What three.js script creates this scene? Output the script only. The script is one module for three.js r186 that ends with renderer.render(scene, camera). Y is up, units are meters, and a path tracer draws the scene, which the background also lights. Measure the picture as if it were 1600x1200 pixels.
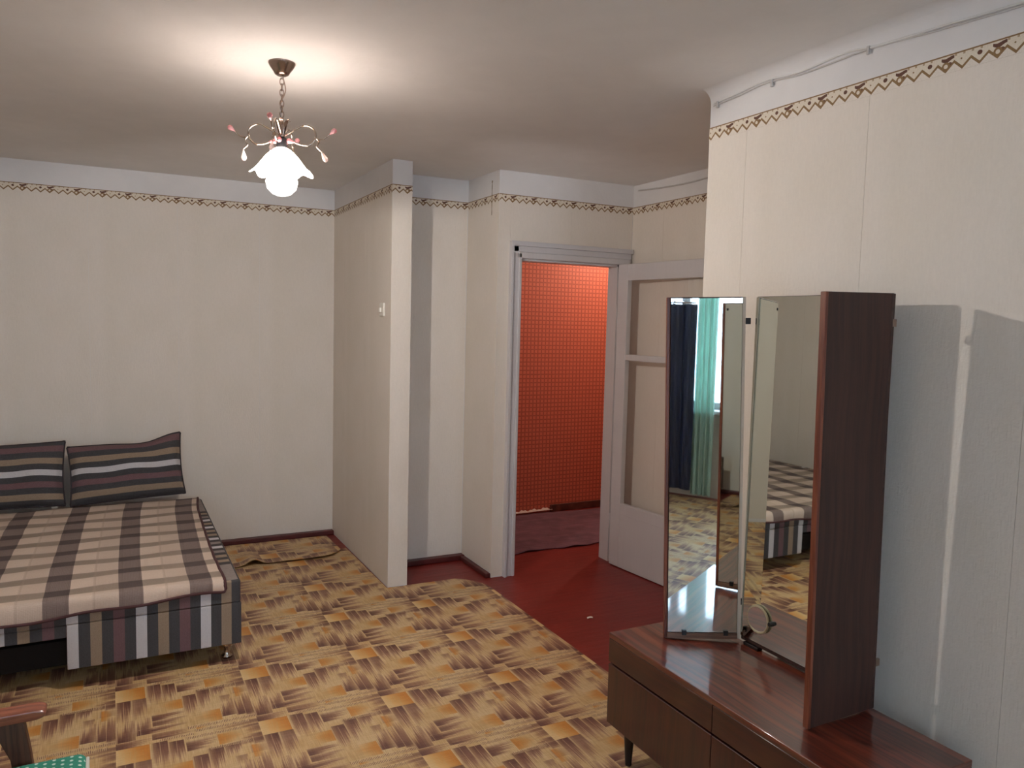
import * as THREE from 'three';
import { RoundedBoxGeometry } from 'three/addons/geometries/RoundedBoxGeometry.js';
import { mergeGeometries } from 'three/addons/utils/BufferGeometryUtils.js';

// ---------------------------------------------------------------- camera, sky, exposure
const scene = new THREE.Scene();
const FPX = 1211.7, YAW = 27.341, PITCH = -4.544, ROLL = 1.4042, EYE = 1.6221;
const camera = new THREE.PerspectiveCamera(2 * Math.atan(600 / FPX) * 180 / Math.PI, 4 / 3, 0.05, 60);
{
  const r = Math.PI / 180, yw = YAW * r, pt = PITCH * r, rl = ROLL * r;
  const fwd = new THREE.Vector3(Math.sin(yw) * Math.cos(pt), Math.sin(pt), -Math.cos(yw) * Math.cos(pt));
  const right = new THREE.Vector3(Math.cos(yw), 0, Math.sin(yw));
  const up0 = new THREE.Vector3().crossVectors(right, fwd);
  camera.up.copy(right.clone().multiplyScalar(-Math.sin(rl)).addScaledVector(up0, Math.cos(rl)));
  camera.position.set(0, EYE, 0);
  camera.lookAt(fwd.add(camera.position));
}
scene.background = new THREE.Color().setRGB(0.64, 0.85, 1.09);   // dull daylight sky beyond the window
scene.backgroundIntensity = 20;
const renderer = new THREE.WebGLRenderer({ antialias: true });
renderer.toneMapping = THREE.LinearToneMapping;
renderer.toneMappingExposure = 0.48;
renderer.shadowMap.enabled = true;
const BULB_POWER = 8, BULB_COLOR = new THREE.Color().setRGB(1, 0.95, 0.9);
const HALL_POWER = 3.4, HALL_COLOR = new THREE.Color().setRGB(1, 0.84, 0.66);

// ---------------------------------------------------------------- room measures
const XA = 1.4635, XB = 1.5854, ZB = -5.7281, ZC = -4.4025, ZN = -4.7947, XW = 2.12, ZD = -4.3292, XE = 3.1227, ZF = -2.4453;
const H = 2.55, YF = 2.4075, XL = -1.75, ZW = 2.4, ZH = -5.70, XH = 5.0;

// ---------------------------------------------------------------- noise and textures
function rng(seed) { let a = seed >>> 0; return () => { a = (a + 0x6D2B79F5) | 0; let t = Math.imul(a ^ (a >>> 15), 1 | a); t = (t + Math.imul(t ^ (t >>> 7), 61 | t)) ^ t; return ((t ^ (t >>> 14)) >>> 0) / 4294967296; }; }
function hash(x, y, s) { let h = (Math.imul(x, 374761393) + Math.imul(y, 668265263) + Math.imul(s, 1274126177)) | 0; h = Math.imul(h ^ (h >>> 13), 1274126177); return ((h ^ (h >>> 16)) >>> 0) / 4294967296; }
function vn(x, y, px, py, s) {                       // tileable value noise with px by py cells
  const xi = Math.floor(x), yi = Math.floor(y), fx = x - xi, fy = y - yi, m = (a, n) => ((a % n) + n) % n;
  const u = fx * fx * (3 - 2 * fx), v = fy * fy * (3 - 2 * fy);
  const a = hash(m(xi, px), m(yi, py), s), b = hash(m(xi + 1, px), m(yi, py), s), c = hash(m(xi, px), m(yi + 1, py), s), d = hash(m(xi + 1, px), m(yi + 1, py), s);
  return (a * (1 - u) + b * u) * (1 - v) + (c * (1 - u) + d * u) * v;
}
const noise = (u, v, px, py, s) => vn(u * px, v * py, px, py, s);
const clamp = (x, a = 0, b = 1) => Math.min(b, Math.max(a, x));
const lerp = (a, b, t) => a + (b - a) * t;
const mix = (a, b, t) => [lerp(a[0], b[0], t), lerp(a[1], b[1], t), lerp(a[2], b[2], t)];
const sstep = (a, b, x) => { const t = clamp((x - a) / (b - a)); return t * t * (3 - 2 * t); };
function tex(w, h, fn, mx = 1, my = 1, color = true) { // fn(u, v) gives sRGB 0..255 (or a grey level); mx, my: metres per repeat
  const d = new Uint8Array(w * h * 4);
  for (let j = 0; j < h; j++) for (let i = 0; i < w; i++) {
    const c = fn((i + 0.5) / w, (j + 0.5) / h), k = (j * w + i) * 4;
    if (typeof c === 'number') d[k] = d[k + 1] = d[k + 2] = clamp(c) * 255; else { d[k] = clamp(c[0], 0, 255); d[k + 1] = clamp(c[1], 0, 255); d[k + 2] = clamp(c[2], 0, 255); }
    d[k + 3] = 255;
  }
  const t = new THREE.DataTexture(d, w, h, THREE.RGBAFormat);
  t.wrapS = t.wrapT = THREE.RepeatWrapping; t.magFilter = THREE.LinearFilter; t.minFilter = THREE.LinearMipmapLinearFilter; t.generateMipmaps = true; t.anisotropy = 8;
  if (color) t.colorSpace = THREE.SRGBColorSpace;
  t.repeat.set(1 / mx, 1 / my); t.needsUpdate = true;
  return t;
}
const std = (o) => new THREE.MeshPhysicalMaterial({ side: THREE.DoubleSide, ...o });

// wallpaper: cream, embossed with fine vertical fibres
const PAPER = [228, 217, 204];
const paperH = (u, v) => 0.5 * noise(u, v, 150, 26, 3) + 0.3 * noise(u, v, 60, 90, 4) + 0.3 * noise(u, v, 200, 200, 5);
const tPaper = tex(512, 512, (u, v) => { const n = paperH(u, v) - 0.55, m = noise(u, v, 7, 3, 9) - 0.5; return PAPER.map((c, i) => c + n * 6 + m * 4 * (i === 2 ? 1.4 : 1)); }, 0.53, 0.53);
const tPaperB = tex(512, 512, paperH, 0.53, 0.53, false);
const mPaper = std({ map: tPaper, bumpMap: tPaperB, bumpScale: 0.0007, roughness: 0.72 });
// plaster, white on the wall tops, duller on the ceiling
const tPlB = tex(512, 512, (u, v) => 0.6 * noise(u, v, 9, 9, 21) + 0.25 * noise(u, v, 40, 40, 22) + 0.15 * noise(u, v, 120, 120, 23), 1.2, 1.2, false);
const tWhite = tex(256, 256, (u, v) => { const n = noise(u, v, 6, 6, 31) - 0.5 + 0.4 * (noise(u, v, 30, 30, 32) - 0.5); return [226 + n * 8, 222 + n * 8, 220 + n * 8]; }, 1.3, 1.3);
const mWhite = std({ map: tWhite, bumpMap: tPlB, bumpScale: 0.003, roughness: 0.9 });
const tCeil = tex(256, 256, (u, v) => { const n = noise(u, v, 5, 5, 41) - 0.5 + 0.4 * (noise(u, v, 24, 24, 42) - 0.5); return [232 + n * 8, 229 + n * 8, 227 + n * 8]; }, 1.7, 1.7);
const mCeil = std({ map: tCeil, bumpMap: tPlB, bumpScale: 0.0015, roughness: 0.92 });
// red gloss floor paint
const tRed = tex(512, 512, (u, v) => { const n = noise(u, v, 8, 8, 51) - 0.5, s = noise(u, v, 6, 80, 52) - 0.5, f = noise(u, v, 150, 150, 53) - 0.5; return [124 + n * 16 + s * 12 + f * 9, 35 + n * 8 + s * 6 + f * 6, 29 + n * 7 + s * 5 + f * 6]; }, 1.1, 1.1);
const tRedB = tex(256, 256, (u, v) => 0.7 * noise(u, v, 5, 40, 54) + 0.3 * noise(u, v, 60, 60, 55), 1.0, 1.0, false);
const mRed = std({ map: tRed, bumpMap: tRedB, bumpScale: 0.0012, roughness: 0.42 });
const mRedSkirt = std({ map: tex(128, 128, (u, v) => { const n = noise(u, v, 10, 10, 57) - 0.5; return [84 + n * 20, 30 + n * 10, 28 + n * 8]; }, 0.4, 0.4), roughness: 0.45 });
// grey white gloss paint of door and casing
const tPaint = tex(256, 256, (u, v) => { const n = noise(u, v, 6, 6, 61) - 0.5, s = noise(u, v, 90, 4, 62) - 0.5; return [206 + n * 6 + s * 2.5, 201 + n * 6 + s * 2.5, 201 + n * 6 + s * 2.5]; }, 0.8, 0.8);
const mPaint = std({ map: tPaint, bumpMap: tex(256, 256, (u, v) => noise(u, v, 90, 4, 62), 0.8, 0.8, false), bumpScale: 0.0002, roughness: 0.38 });

// wallpaper border: zigzag of brown and gold on cream, period 146 mm, height 52 mm
const tBorder = tex(512, 184, (u, v) => {
  const x = u * 146, y = (1 - v) * 52;               // mm, y downwards
  let c = [PAPER[0] - 4, PAPER[1] - 6, PAPER[2] - 12];
  const gold = [138, 106, 68], brown = [98, 62, 46];
  const q = (x % 48.67) / 48.67, zig = 24 + 22 * (1 - Math.abs(q * 2 - 1));        // three teeth per period
  const cell = Math.floor(x / 48.67);
  if (y > zig) c = PAPER.slice();
  if (Math.abs(y - zig) < 4.4) c = gold;
  if (y < 4.2) c = gold;
  const dx = x - 24, dy = y - 19;
  if (dx * dx / 50 + dy * dy / 40 < 1) c = brown;      // dot in the first tooth
  const ex = x - 78, ey = y - 13 - 3 * Math.sin((x - 62) / 7);
  if (Math.abs(ex) < 19 && Math.abs(ey) < 6.5 - Math.abs(ex) * 0.14) c = brown;   // curl over the second tooth
  const hx = x - 84, hy = y - 27;
  if (hx * hx / 50 + hy * hy / 22 < 1) c = mix(brown, gold, 0.35);
  const rr = Math.hypot(x - 73, y - 32); if (Math.abs(rr - 9) < 3) c = gold;
  const d3 = Math.hypot(x - 118, y - 21); if (d3 < 2.6) c = gold;
  if (y < 10 && y > 4 && Math.abs(((x + 8) % 24.3) - 12) < 3.2 && cell !== 1) c = mix(c, gold, 0.55);
  const f = (noise(u, v, 90, 30, 71) - 0.5) * 14; return c.map((k) => k + f);
}, 0.146, 0.052);
const mBorder = std({ map: tBorder, roughness: 0.7 });

// hall wallpaper: orange red with a printed lattice
const tLat = tex(256, 256, (u, v) => {
  const gx = Math.abs(((u * 4) % 1) - 0.5) * 2, gy = Math.abs(((v * 4) % 1) - 0.5) * 2;
  const lx = sstep(0.62, 0.86, gx), ly = sstep(0.62, 0.86, gy);
  let c = mix([204, 102, 74], [160, 70, 54], Math.max(lx, ly * 0.9));
  if (lx * ly > 0.4) c = mix(c, [190, 108, 58], 0.35);
  const n = (noise(u, v, 40, 40, 81) - 0.5) * 16; return c.map((k) => k + n);
}, 0.14, 0.14);
const mLat = std({ map: tLat, roughness: 0.6 });

// printed linoleum: basket weave of brown and cream slips, period 0.507 m, nine units
const LINO = 0.507;
const tLino = (() => {
  const cream = [192, 156, 106], pale = [204, 175, 132], brown = [128, 86, 70], dark = [96, 60, 50], orange = [192, 124, 50];
  const els = [];
  const V = (x, y, w, h, flip, k = 1) => els.push([x, y, w, h, 'v', flip, k]), Hh = (x, y, w, h, flip, k = 1) => els.push([x, y, w, h, 'h', flip, k]);
  V(0, 2, 1, 3.2, 0); V(1, 2, 1.05, 3.2, 0, 0.8); V(0, 5.2, 1.2, 2.9, 1); V(1.2, 5.2, 1, 2.4, 1, 0.9); Hh(0, 8.1, 2.2, 0.9, 0, 1);
  V(2.1, 0, 1, 3, 0); V(3.1, 0.3, 1, 2.8, 0); Hh(2.3, 5.0, 2.2, 0.9, 0); Hh(2.3, 5.9, 2.3, 0.8, 0, 0.85); Hh(1.4, 6.8, 3.1, 0.8, 0, 0.9); Hh(2.2, 7.7, 2.3, 0.9, 0, 0.8);
  Hh(4.2, 0.7, 2.0, 1.3, 0, 0.95); V(4.4, 2.8, 1, 3.0, 0); V(5.4, 2.2, 1, 3.2, 0); V(6.4, 2.1, 1.1, 1.7, 0, 0.95); V(6.9, 3.9, 0.8, 1.2, 0, 0.5);
  V(6.8, 4.6, 1, 2.6, 1); V(7.8, 4.0, 1.2, 3.4, 1); Hh(8.0, 0.4, 1.0, 0.8, 1, 0.7); Hh(7.6, 1.4, 1.4, 0.7, 1, 0.8); Hh(6.6, 2.0, 2.4, 0.6, 1, 0.9);
  V(7.9, 2.4, 1.1, 1.5, 1, 0.35); Hh(6.2, 8.4, 2.8, 0.6, 1, 0.7);
  V(0.5, 2.1, 0.5, 4.0, 0, 0.6); V(1.5, 4.6, 0.55, 3.0, 1, 0.7); V(2.6, 0, 0.5, 3.4, 0, 0.6); V(3.6, 0.3, 0.5, 3.1, 0, 0.6); V(4.9, 3.0, 0.5, 2.9, 0, 0.6); V(8.4, 4.6, 0.6, 3.0, 1, 0.7); Hh(2.2, 7.0, 2.3, 0.35, 0, 0.8); Hh(2.4, 8.3, 2.6, 0.3, 0, 0.9); Hh(8.0, 7.6, 1.0, 0.5, 1, 0.8); Hh(7.4, 0.05, 1.6, 0.4, 1, 0.8); V(8.3, 1.8, 0.7, 1.0, 1, 0.5);
  const or = [[6.2, 0.6, 2.0, 1.4, 1], [2.4, 3.2, 2.0, 1.5, -1], [4.7, 5.9, 2.1, 1.7, -1], [8.1, 2.9, 0.9, 1.6, 1], [5.0, 7.9, 0.9, 0.5, 1]];
  const dash = [[4.5, 7.65, 4.5, 0.42], [4.9, 8.25, 3.6, 0.42], [4.2, 0.05, 3.6, 0.4], [5.6, 2.05, 2.6, 0.35], [2.6, 8.6, 2.2, 0.35]];
  return tex(1024, 1024, (u, v0) => {
    const v = v0, x = u * 9, y = v * 9, fib = noise(u, v, 340, 12, 91) - 0.5, fib2 = noise(u, v, 12, 340, 92) - 0.5, big = noise(u, v, 9, 9, 93) - 0.5;
    let c = mix(cream, pale, clamp(0.5 + big + fib * 0.6));
    for (const [ex, ey, w, h, d, flip, k] of els) {
      if (x < ex || x > ex + w || y < ey || y > ey + h) continue;
      let t = d === 'v' ? (y - ey) / h : (x - ex) / w, s = d === 'v' ? (x - ex) / w : (y - ey) / h;
      if (flip) t = 1 - t;
      const comb = d === 'v' ? hash(Math.floor(u * 210), Math.floor(ey * 10), 7) : hash(Math.floor(v * 210), Math.floor(ex * 10), 8);
      const edge = 0.40 + 0.5 * (flip ? s : 1 - s) + (comb - 0.5) * 0.5;         // a slanting, combed tip
      const a = 1 - sstep(edge - 0.26, edge + 0.26, t);
      const across = 0.5 + 0.5 * sstep(0.02, 0.5, flip ? 1 - s : s);
      c = mix(c, mix(dark, brown, clamp(t * 2.2 + (comb - 0.5) * 0.7)), a * k * 0.95 * across);
      if (s < 0.09) c = mix(c, pale, 0.6);
    }
    for (const [ex, ey, w, h, s] of or) {
      if (x < ex || x > ex + w || y < ey || y > ey + h) continue;
      const t = s > 0 ? (x - ex) / w : 1 - (x - ex) / w, q = (y - ey) / h;
      c = mix(c, orange, clamp((1.05 - t * 1.25 - Math.abs(q - 0.45) * 0.7) * 1.25 + fib * 0.35) * 0.85);
    }
    for (const [ex, ey, w, h] of dash) {
      if (x < ex || x > ex + w || y < ey || y > ey + h) continue;
      c = mix(c, pale, 0.7);
      const tk = hash(Math.floor(u * 84), Math.floor(ey * 9), 5);
      if (y > ey + h * 0.45 * tk && ((u * 84) % 1) < 0.36) c = mix(c, dark, 0.8);
    }
    if (x < 2.08 && y < 2) {                              // the full square
      const t = x / 2.08, q = y / 2;
      c = mix([214, 182, 130], orange, clamp(t * 1.2 - q * 0.35 + 0.12 + fib * 0.4));
      if (x > 2.0) c = pale;
    }
    return c.map((k) => k + (fib + fib2) * 15);
  }, LINO, LINO);
})();
tLino.offset.set(-(1.005 / LINO) % 1, (3.105 / LINO) % 1);
const mLino = std({ map: tLino, roughness: 0.52, bumpMap: tex(256, 256, (u, v) => 0.5 * noise(u, v, 120, 120, 95) + 0.5 * noise(u, v, 6, 6, 96), 0.5, 0.5, false), bumpScale: 0.0006 });

// lacquered mahogany veneer
const woodFn = (a, b, c, s, k) => (u, v) => {
  const w = 0.012 * Math.sin(u * 6.283 * 2) + 0.02 * (noise(u, v, 4, 3, s + 5) - 0.5), y = v + w;
  const n = 0.5 * noise(u, y, 3, 34, s) + 0.35 * noise(u, y, 6, 110, s + 1) + 0.25 * noise(u, v, 30, 250, s + 2);
  let col = mix(a, b, sstep(0.3, 0.78, n)); col = mix(col, c, sstep(0.62, 0.8, noise(u, y, 2, 22, s + 3)) * k);
  return col;
};
const tWood = tex(1024, 512, woodFn([116, 48, 31], [74, 27, 18], [134, 66, 42], 101, 0.7), 1.1, 0.42);
const tWoodD = tex(1024, 512, woodFn([66, 26, 17], [50, 18, 13], [74, 33, 22], 111, 0.4), 1.1, 0.42);
const mTop = std({ map: tWood, roughness: 0.3, clearcoat: 1, clearcoatRoughness: 0.05 });
const mWood = std({ map: tWoodD, roughness: 0.42, clearcoat: 0.6, clearcoatRoughness: 0.1 });
const mWoodBack = std({ map: tex(512, 512, woodFn([64, 36, 27], [49, 27, 20], [72, 42, 31], 121, 0.4), 0.9, 0.4), roughness: 0.6 });
const mEdge = std({ map: tex(256, 256, woodFn([128, 66, 42], [96, 46, 30], [140, 78, 52], 125, 0.5), 0.6, 0.3), roughness: 0.45 });
const mRail = std({ map: tex(256, 64, woodFn([134, 98, 78], [104, 72, 58], [146, 110, 88], 129, 0.4), 0.5, 0.1), roughness: 0.55 });
const mPlainBoard = std({ color: 0xd8cabb, roughness: 0.75 });
const mArm = std({ map: tex(512, 256, woodFn([156, 84, 54], [120, 58, 38], [172, 100, 66], 131, 0.6), 0.7, 0.2), roughness: 0.35, clearcoat: 0.3, clearcoatRoughness: 0.2 });
const mArmDark = std({ map: tex(256, 256, woodFn([92, 50, 34], [70, 36, 24], [104, 60, 42], 133, 0.5), 0.5, 0.2), roughness: 0.45 });
const mLegDark = std({ color: 0x1c1312, roughness: 0.4 });
const mMirror = new THREE.MeshStandardMaterial({ color: new THREE.Color().setRGB(0.83, 0.88, 0.85), metalness: 1, roughness: 0.015 });
const mMirrorEdge = std({ color: 0x9fb0a8, roughness: 0.2 });
const mChrome = new THREE.MeshStandardMaterial({ color: 0xb9aca0, metalness: 1, roughness: 0.18 });
const mBronze = new THREE.MeshStandardMaterial({ color: 0xa8958a, metalness: 1, roughness: 0.22 });
const mBlack = std({ color: 0x17181b, roughness: 0.5 });
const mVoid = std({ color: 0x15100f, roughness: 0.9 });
const mGlass = std({ color: 0xffffff, roughness: 0.02, transmission: 1, thickness: 0, ior: 1.5 });
const mPlastic = std({ color: 0xece7dc, roughness: 0.35 });

// fabrics
const weave = tex(128, 128, (u, v) => { const a = Math.sin(u * 6.283 * 16), b = Math.sin(v * 6.283 * 16); return 0.5 + 0.25 * a * (b > 0 ? 1 : 0.3) + 0.25 * b; }, 0.05, 0.05, false);
const CH = [66, 64, 66], WH = [196, 191, 192], TN = [146, 126, 106], MV = [110, 82, 84];
const bands = (list, vertical) => tex(512, 128, (u, v) => {
  const n = list.length, k = Math.floor(u * n) % n, f = (noise(u, v, 240, 120, 141) - 0.5) * 16 + (((u * 200) % 1) > 0.5 ? 3 : -3);
  return list[k].map((c) => c + f);
}, list.length * 0.0444, 0.2);
const stripeList = [WH, CH, TN, CH, MV, CH];
const tStripe = bands(stripeList); tStripe.offset.set(0.19 / (6 * 0.0444), 0);
const mStripe = std({ map: tStripe, bumpMap: weave, bumpScale: 0.0008, roughness: 0.9, sheen: 0.3, sheenRoughness: 0.6 });
const GR = [134, 122, 116];
const topList = []; { const r = rng(5); for (let i = 0; i < 42; i++) topList.push(i < 9 ? GR : i > 35 ? GR : (i % 2 ? [58, 52, 52] : [WH, WH, TN, GR][Math.floor(r() * 4)])); }
const tTop = tex(128, 1024, (u, v) => topList[Math.min(41, Math.floor(v * 42))].map((c) => c + (noise(u, v, 60, 400, 143) - 0.5) * 14), 0.5, 1.78); tTop.offset.set(0, 5.48 / 1.78);
const mTopStripe = std({ map: tTop, bumpMap: weave, bumpScale: 0.0008, roughness: 0.9 });
// cushion: stripes across its height (v runs upwards, 0.43 m)
const cushList = [CH, TN, CH, MV, CH, WH, CH, TN, CH, MV, CH];
const tCush = tex(128, 512, (u, v) => { const y = v * 10.6, k = clamp(Math.floor(y), 0, 10); return cushList[k].map((c) => c + (noise(u, v, 60, 200, 145) - 0.5) * 14); }, 0.25, 0.39);
const mCush = std({ map: tCush, bumpMap: weave, bumpScale: 0.0008, roughness: 0.9, sheen: 0.3, sheenRoughness: 0.6 });
const mPiping = std({ color: 0x30262a, roughness: 0.85 });
const mHem = std({ color: 0x4a2a2b, roughness: 0.85 });
// plaid blanket: columns every 0.287 m, cross bands every 0.21 m
const tPlaid = tex(512, 512, (u, v) => {
  const col = u < 0.335 ? 1 : 0, thin = Math.abs(u - 0.665) < 0.018 ? 1 : 0, band = sstep(0.5, 0.56, v) * (1 - sstep(0.94, 1, v));
  const rib = ((v * 30) % 1) < 0.5 ? 1 : 0, grid = col && ((u * 84) % 1) < 0.35 ? 1 : 0, fib = (noise(u, v, 150, 150, 151) - 0.5) * 12;
  let c = mix([212, 190, 172], [142, 126, 112], band * (0.72 + 0.2 * rib));
  if (u > 0.665 && !col) c = mix(c, [176, 154, 138], 0.22);
  if (col) c = mix([138, 120, 112], [92, 78, 74], band);
  if (grid) c = mix(c, [70, 56, 56], 0.35);
  if (thin) c = mix(c, [176, 152, 134], 0.35);
  return c.map((k) => k + fib - rib * 3);
}, 0.287, 0.21); tPlaid.offset.set(0.252 / 0.287, -0.2);
const mPlaid = std({ map: tPlaid, bumpMap: weave, bumpScale: 0.0012, roughness: 0.95, sheen: 0.4, sheenRoughness: 0.7 });
// green cotton with white dots and sprigs
const dotFn = (u, v) => {
  let c = [52, 142, 118]; const x = u * 8, y = v * 8 * 0.5 * 2, i = Math.floor(x), fx = x - i - 0.5, fy = ((y + (i % 2) * 0.5) % 1) - 0.5;
  if (fx * fx + fy * fy < 0.045) c = [206, 226, 214];
  return c.map((k) => k + (noise(u, v, 60, 60, 161) - 0.5) * 12);
};
const mDots = std({ map: tex(256, 256, dotFn, 0.16, 0.16), bumpMap: weave, bumpScale: 0.0006, roughness: 0.9 });
const tSprig = tex(512, 512, (u, v) => {
  let c = dotFn((u * 2) % 1, (v * 2) % 1); const r = rng(17);
  for (let i = 0; i < 26; i++) { const x = r(), y = r(), s = 0.02 + r() * 0.03; let dx = Math.abs(u - x), dy = Math.abs(v - y); dx = Math.min(dx, 1 - dx); dy = Math.min(dy, 1 - dy); const a = Math.atan2(dy, dx); if (Math.hypot(dx, dy) < s * (0.7 + 0.3 * Math.cos(a * 5))) c = i % 3 ? [214, 228, 214] : [170, 190, 120]; }
  return c;
}, 0.32, 0.32);
const mSprig = std({ map: tSprig, bumpMap: weave, bumpScale: 0.0006, roughness: 0.9 });
const mMat = std({ map: tex(256, 256, (u, v) => { const n = noise(u, v, 8, 8, 171) - 0.5, f = noise(u, v, 120, 120, 172) - 0.5, s = noise(u, v, 3, 40, 173) - 0.5; return [114 + n * 22 + f * 18 + s * 14, 80 + n * 14 + f * 14 + s * 10, 90 + n * 16 + f * 14 + s * 10]; }, 0.5, 0.5), roughness: 0.95 });
const mNavy = std({ map: tex(128, 128, (u, v) => { const n = noise(u, v, 30, 4, 181) - 0.5; return [24 + n * 8, 32 + n * 10, 62 + n * 14]; }, 0.5, 0.5), roughness: 0.42, sheen: 0.5, sheenRoughness: 0.4 });
const mMint = std({ map: tex(128, 128, (u, v) => { const n = noise(u, v, 40, 5, 185) - 0.5; return [196 + n * 16, 222 + n * 16, 212 + n * 16]; }, 0.5, 0.5), roughness: 0.95, transmission: 0.4, thickness: 0 });

// ---------------------------------------------------------------- geometry helpers
// box-projected uv in metres; u runs along the chosen grain axis wherever the face holds it
function uvBox(g0, grain = 'auto') {
  const g = g0.index ? g0.toNonIndexed() : g0, p = g.attributes.position, n = g.attributes.normal, uv = new Float32Array(p.count * 2);
  for (let i = 0; i < p.count; i += 3) {
    const nx = Math.abs(n.getX(i) + n.getX(i + 1) + n.getX(i + 2)), ny = Math.abs(n.getY(i) + n.getY(i + 1) + n.getY(i + 2)), nz = Math.abs(n.getZ(i) + n.getZ(i + 1) + n.getZ(i + 2));
    const d = nx >= ny && nx >= nz ? 0 : ny >= nz ? 1 : 2; let ax = [[2, 1], [0, 2], [0, 1]][d].slice();
    const gi = { x: 0, y: 1, z: 2 }[grain]; if (gi !== undefined && ax[1] === gi) ax.reverse();
    for (let k = i; k < i + 3; k++) { const q = [p.getX(k), p.getY(k), p.getZ(k)]; uv[k * 2] = q[ax[0]]; uv[k * 2 + 1] = q[ax[1]]; }
  }
  g.setAttribute('uv', new THREE.BufferAttribute(uv, 2)); return g;
}
const box = (x0, x1, y0, y1, z0, z1, grain) => uvBox(new THREE.BoxGeometry(x1 - x0, y1 - y0, z1 - z0).translate((x0 + x1) / 2, (y0 + y1) / 2, (z0 + z1) / 2), grain);
const rbox = (x0, x1, y0, y1, z0, z1, r = 0.004, grain, seg = 2) => uvBox(new RoundedBoxGeometry(x1 - x0, y1 - y0, z1 - z0, seg, r).translate((x0 + x1) / 2, (y0 + y1) / 2, (z0 + z1) / 2), grain);
const V3 = (x, y, z) => new THREE.Vector3(x, y, z);
const tube = (pts, r, seg = 48, rad = 8, closed = false) => new THREE.TubeGeometry(new THREE.CatmullRomCurve3(pts.map((p) => V3(...p)), closed), seg, r, rad, closed);
const lathe = (pts, seg = 40) => new THREE.LatheGeometry(pts.map((p) => new THREE.Vector2(...p)), seg);
// a cloth or sheet with real thickness: f(u, v) gives [x, y, z, uvx, uvy]
function sheet(f, nu, nv, th) {
  const P = [], e = 1e-3, U = (i) => i / nu, W = (j) => j / nv;
  const at = (u, v) => V3(...f(u, v).slice(0, 3));
  const pos = [], uv = [], nor = [];
  for (let j = 0; j <= nv; j++) for (let i = 0; i <= nu; i++) {
    const u = U(i), v = W(j), q = f(u, v), a = at(clamp(u + e), v).sub(at(clamp(u - e), v)), b = at(u, clamp(v + e)).sub(at(u, clamp(v - e)));
    const n = a.cross(b).normalize(); P.push([q, n]);
  }
  for (const s of [0.5, -0.5]) for (const [q, n] of P) { pos.push(q[0] + n.x * th * s, q[1] + n.y * th * s, q[2] + n.z * th * s); uv.push(q[3], q[4]); }
  const idx = [], N = (nu + 1) * (nv + 1), id = (i, j) => j * (nu + 1) + i;
  for (let j = 0; j < nv; j++) for (let i = 0; i < nu; i++) {
    const a = id(i, j), b = id(i + 1, j), c = id(i + 1, j + 1), d = id(i, j + 1);
    idx.push(a, b, c, a, c, d, N + a, N + c, N + b, N + a, N + d, N + c);
  }
  const rim = []; for (let i = 0; i < nu; i++) rim.push(id(i, 0)); for (let j = 0; j < nv; j++) rim.push(id(nu, j)); for (let i = nu; i > 0; i--) rim.push(id(i, nv)); for (let j = nv; j > 0; j--) rim.push(id(0, j));
  for (let k = 0; k < rim.length; k++) { const a = rim[k], b = rim[(k + 1) % rim.length]; idx.push(a, N + a, b, b, N + a, N + b); }
  const g = new THREE.BufferGeometry(); g.setAttribute('position', new THREE.Float32BufferAttribute(pos, 3)); g.setAttribute('uv', new THREE.Float32BufferAttribute(uv, 2)); g.setIndex(idx); g.computeVertexNormals(); return g;
}

const used = {};
function numbered(n) { const k = (used[n] = (used[n] ?? -1) + 1); return k ? `${n}_${String(k).padStart(3, '0')}` : n; }
const join = (g) => Array.isArray(g) ? mergeGeometries(g.map((k) => { const q = k.index ? k.toNonIndexed() : k.clone(); for (const a of Object.keys(q.attributes)) if (!['position', 'normal', 'uv'].includes(a)) q.deleteAttribute(a); return q; })) : g;
function part(name, geo, m, parent = scene) {
  const o = new THREE.Mesh(join(geo), m); o.name = numbered(name); o.castShadow = o.receiveShadow = true; parent.add(o); return o;
}
function struct(name, geo, m, label) { const o = part(name, geo, m); o.userData = { kind: 'structure' }; if (label) o.userData.label = label; return o; }
function thing(name, label, category, [x, y, z] = [0, 0, 0], turn = 0, group) {
  const o = new THREE.Group(); o.name = numbered(name); o.position.set(x, y, z); o.rotation.y = turn; scene.add(o);
  o.userData = { label, category }; if (group) o.userData.group = group; return o;
}
function tag(o, label, category, group, kind) { o.userData = { label, category }; if (group) o.userData.group = group; if (kind) o.userData.kind = kind; return o; }

// ---------------------------------------------------------------- the room shell
struct('floor', box(XL - 0.12, XH + 0.1, -0.12, 0, ZH - 0.15, ZW + 0.15), mRed, 'floor painted in glossy dark red');
struct('ceiling', box(XL - 0.12, XH + 0.1, H, H + 0.15, ZH - 0.15, ZW + 0.15), mCeil, 'dull white plaster ceiling');
const wallBack = struct('wall_back', box(XL - 0.12, XB - 0.02, 0, H, ZB - 0.12, ZB), mWhite);
const wallPartition = struct('wall_partition', box(XA, XB, 0, H, ZB, ZC), mWhite, 'end of a thin partition wall papered in cream');
const wallNiche = struct('wall_niche', box(XB, XW, 0, H, ZN - 0.1, ZN), mWhite);
const wallPier = struct('wall_pier', box(XW, XW + 0.115, 0, H, ZH, ZD - 0.1), mWhite);
const DX0 = 2.274, DX1 = 3.021, DH = 2.02;
const wallDoor = struct('wall_door', [box(XW, DX0, 0, H, ZD - 0.1, ZD), box(DX0, DX1, DH, H, ZD - 0.1, ZD), box(DX1, XH, 0, H, ZD - 0.1, ZD)], mWhite);
const wallAlcove = struct('wall_alcove', box(XE, XE + 0.12, 0, H, ZD, ZF + 0.1), mWhite);
struct('wall_alcove_front', box(XW + 0.12, XE, 0, H, ZF, ZF + 0.1), mWhite);
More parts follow.
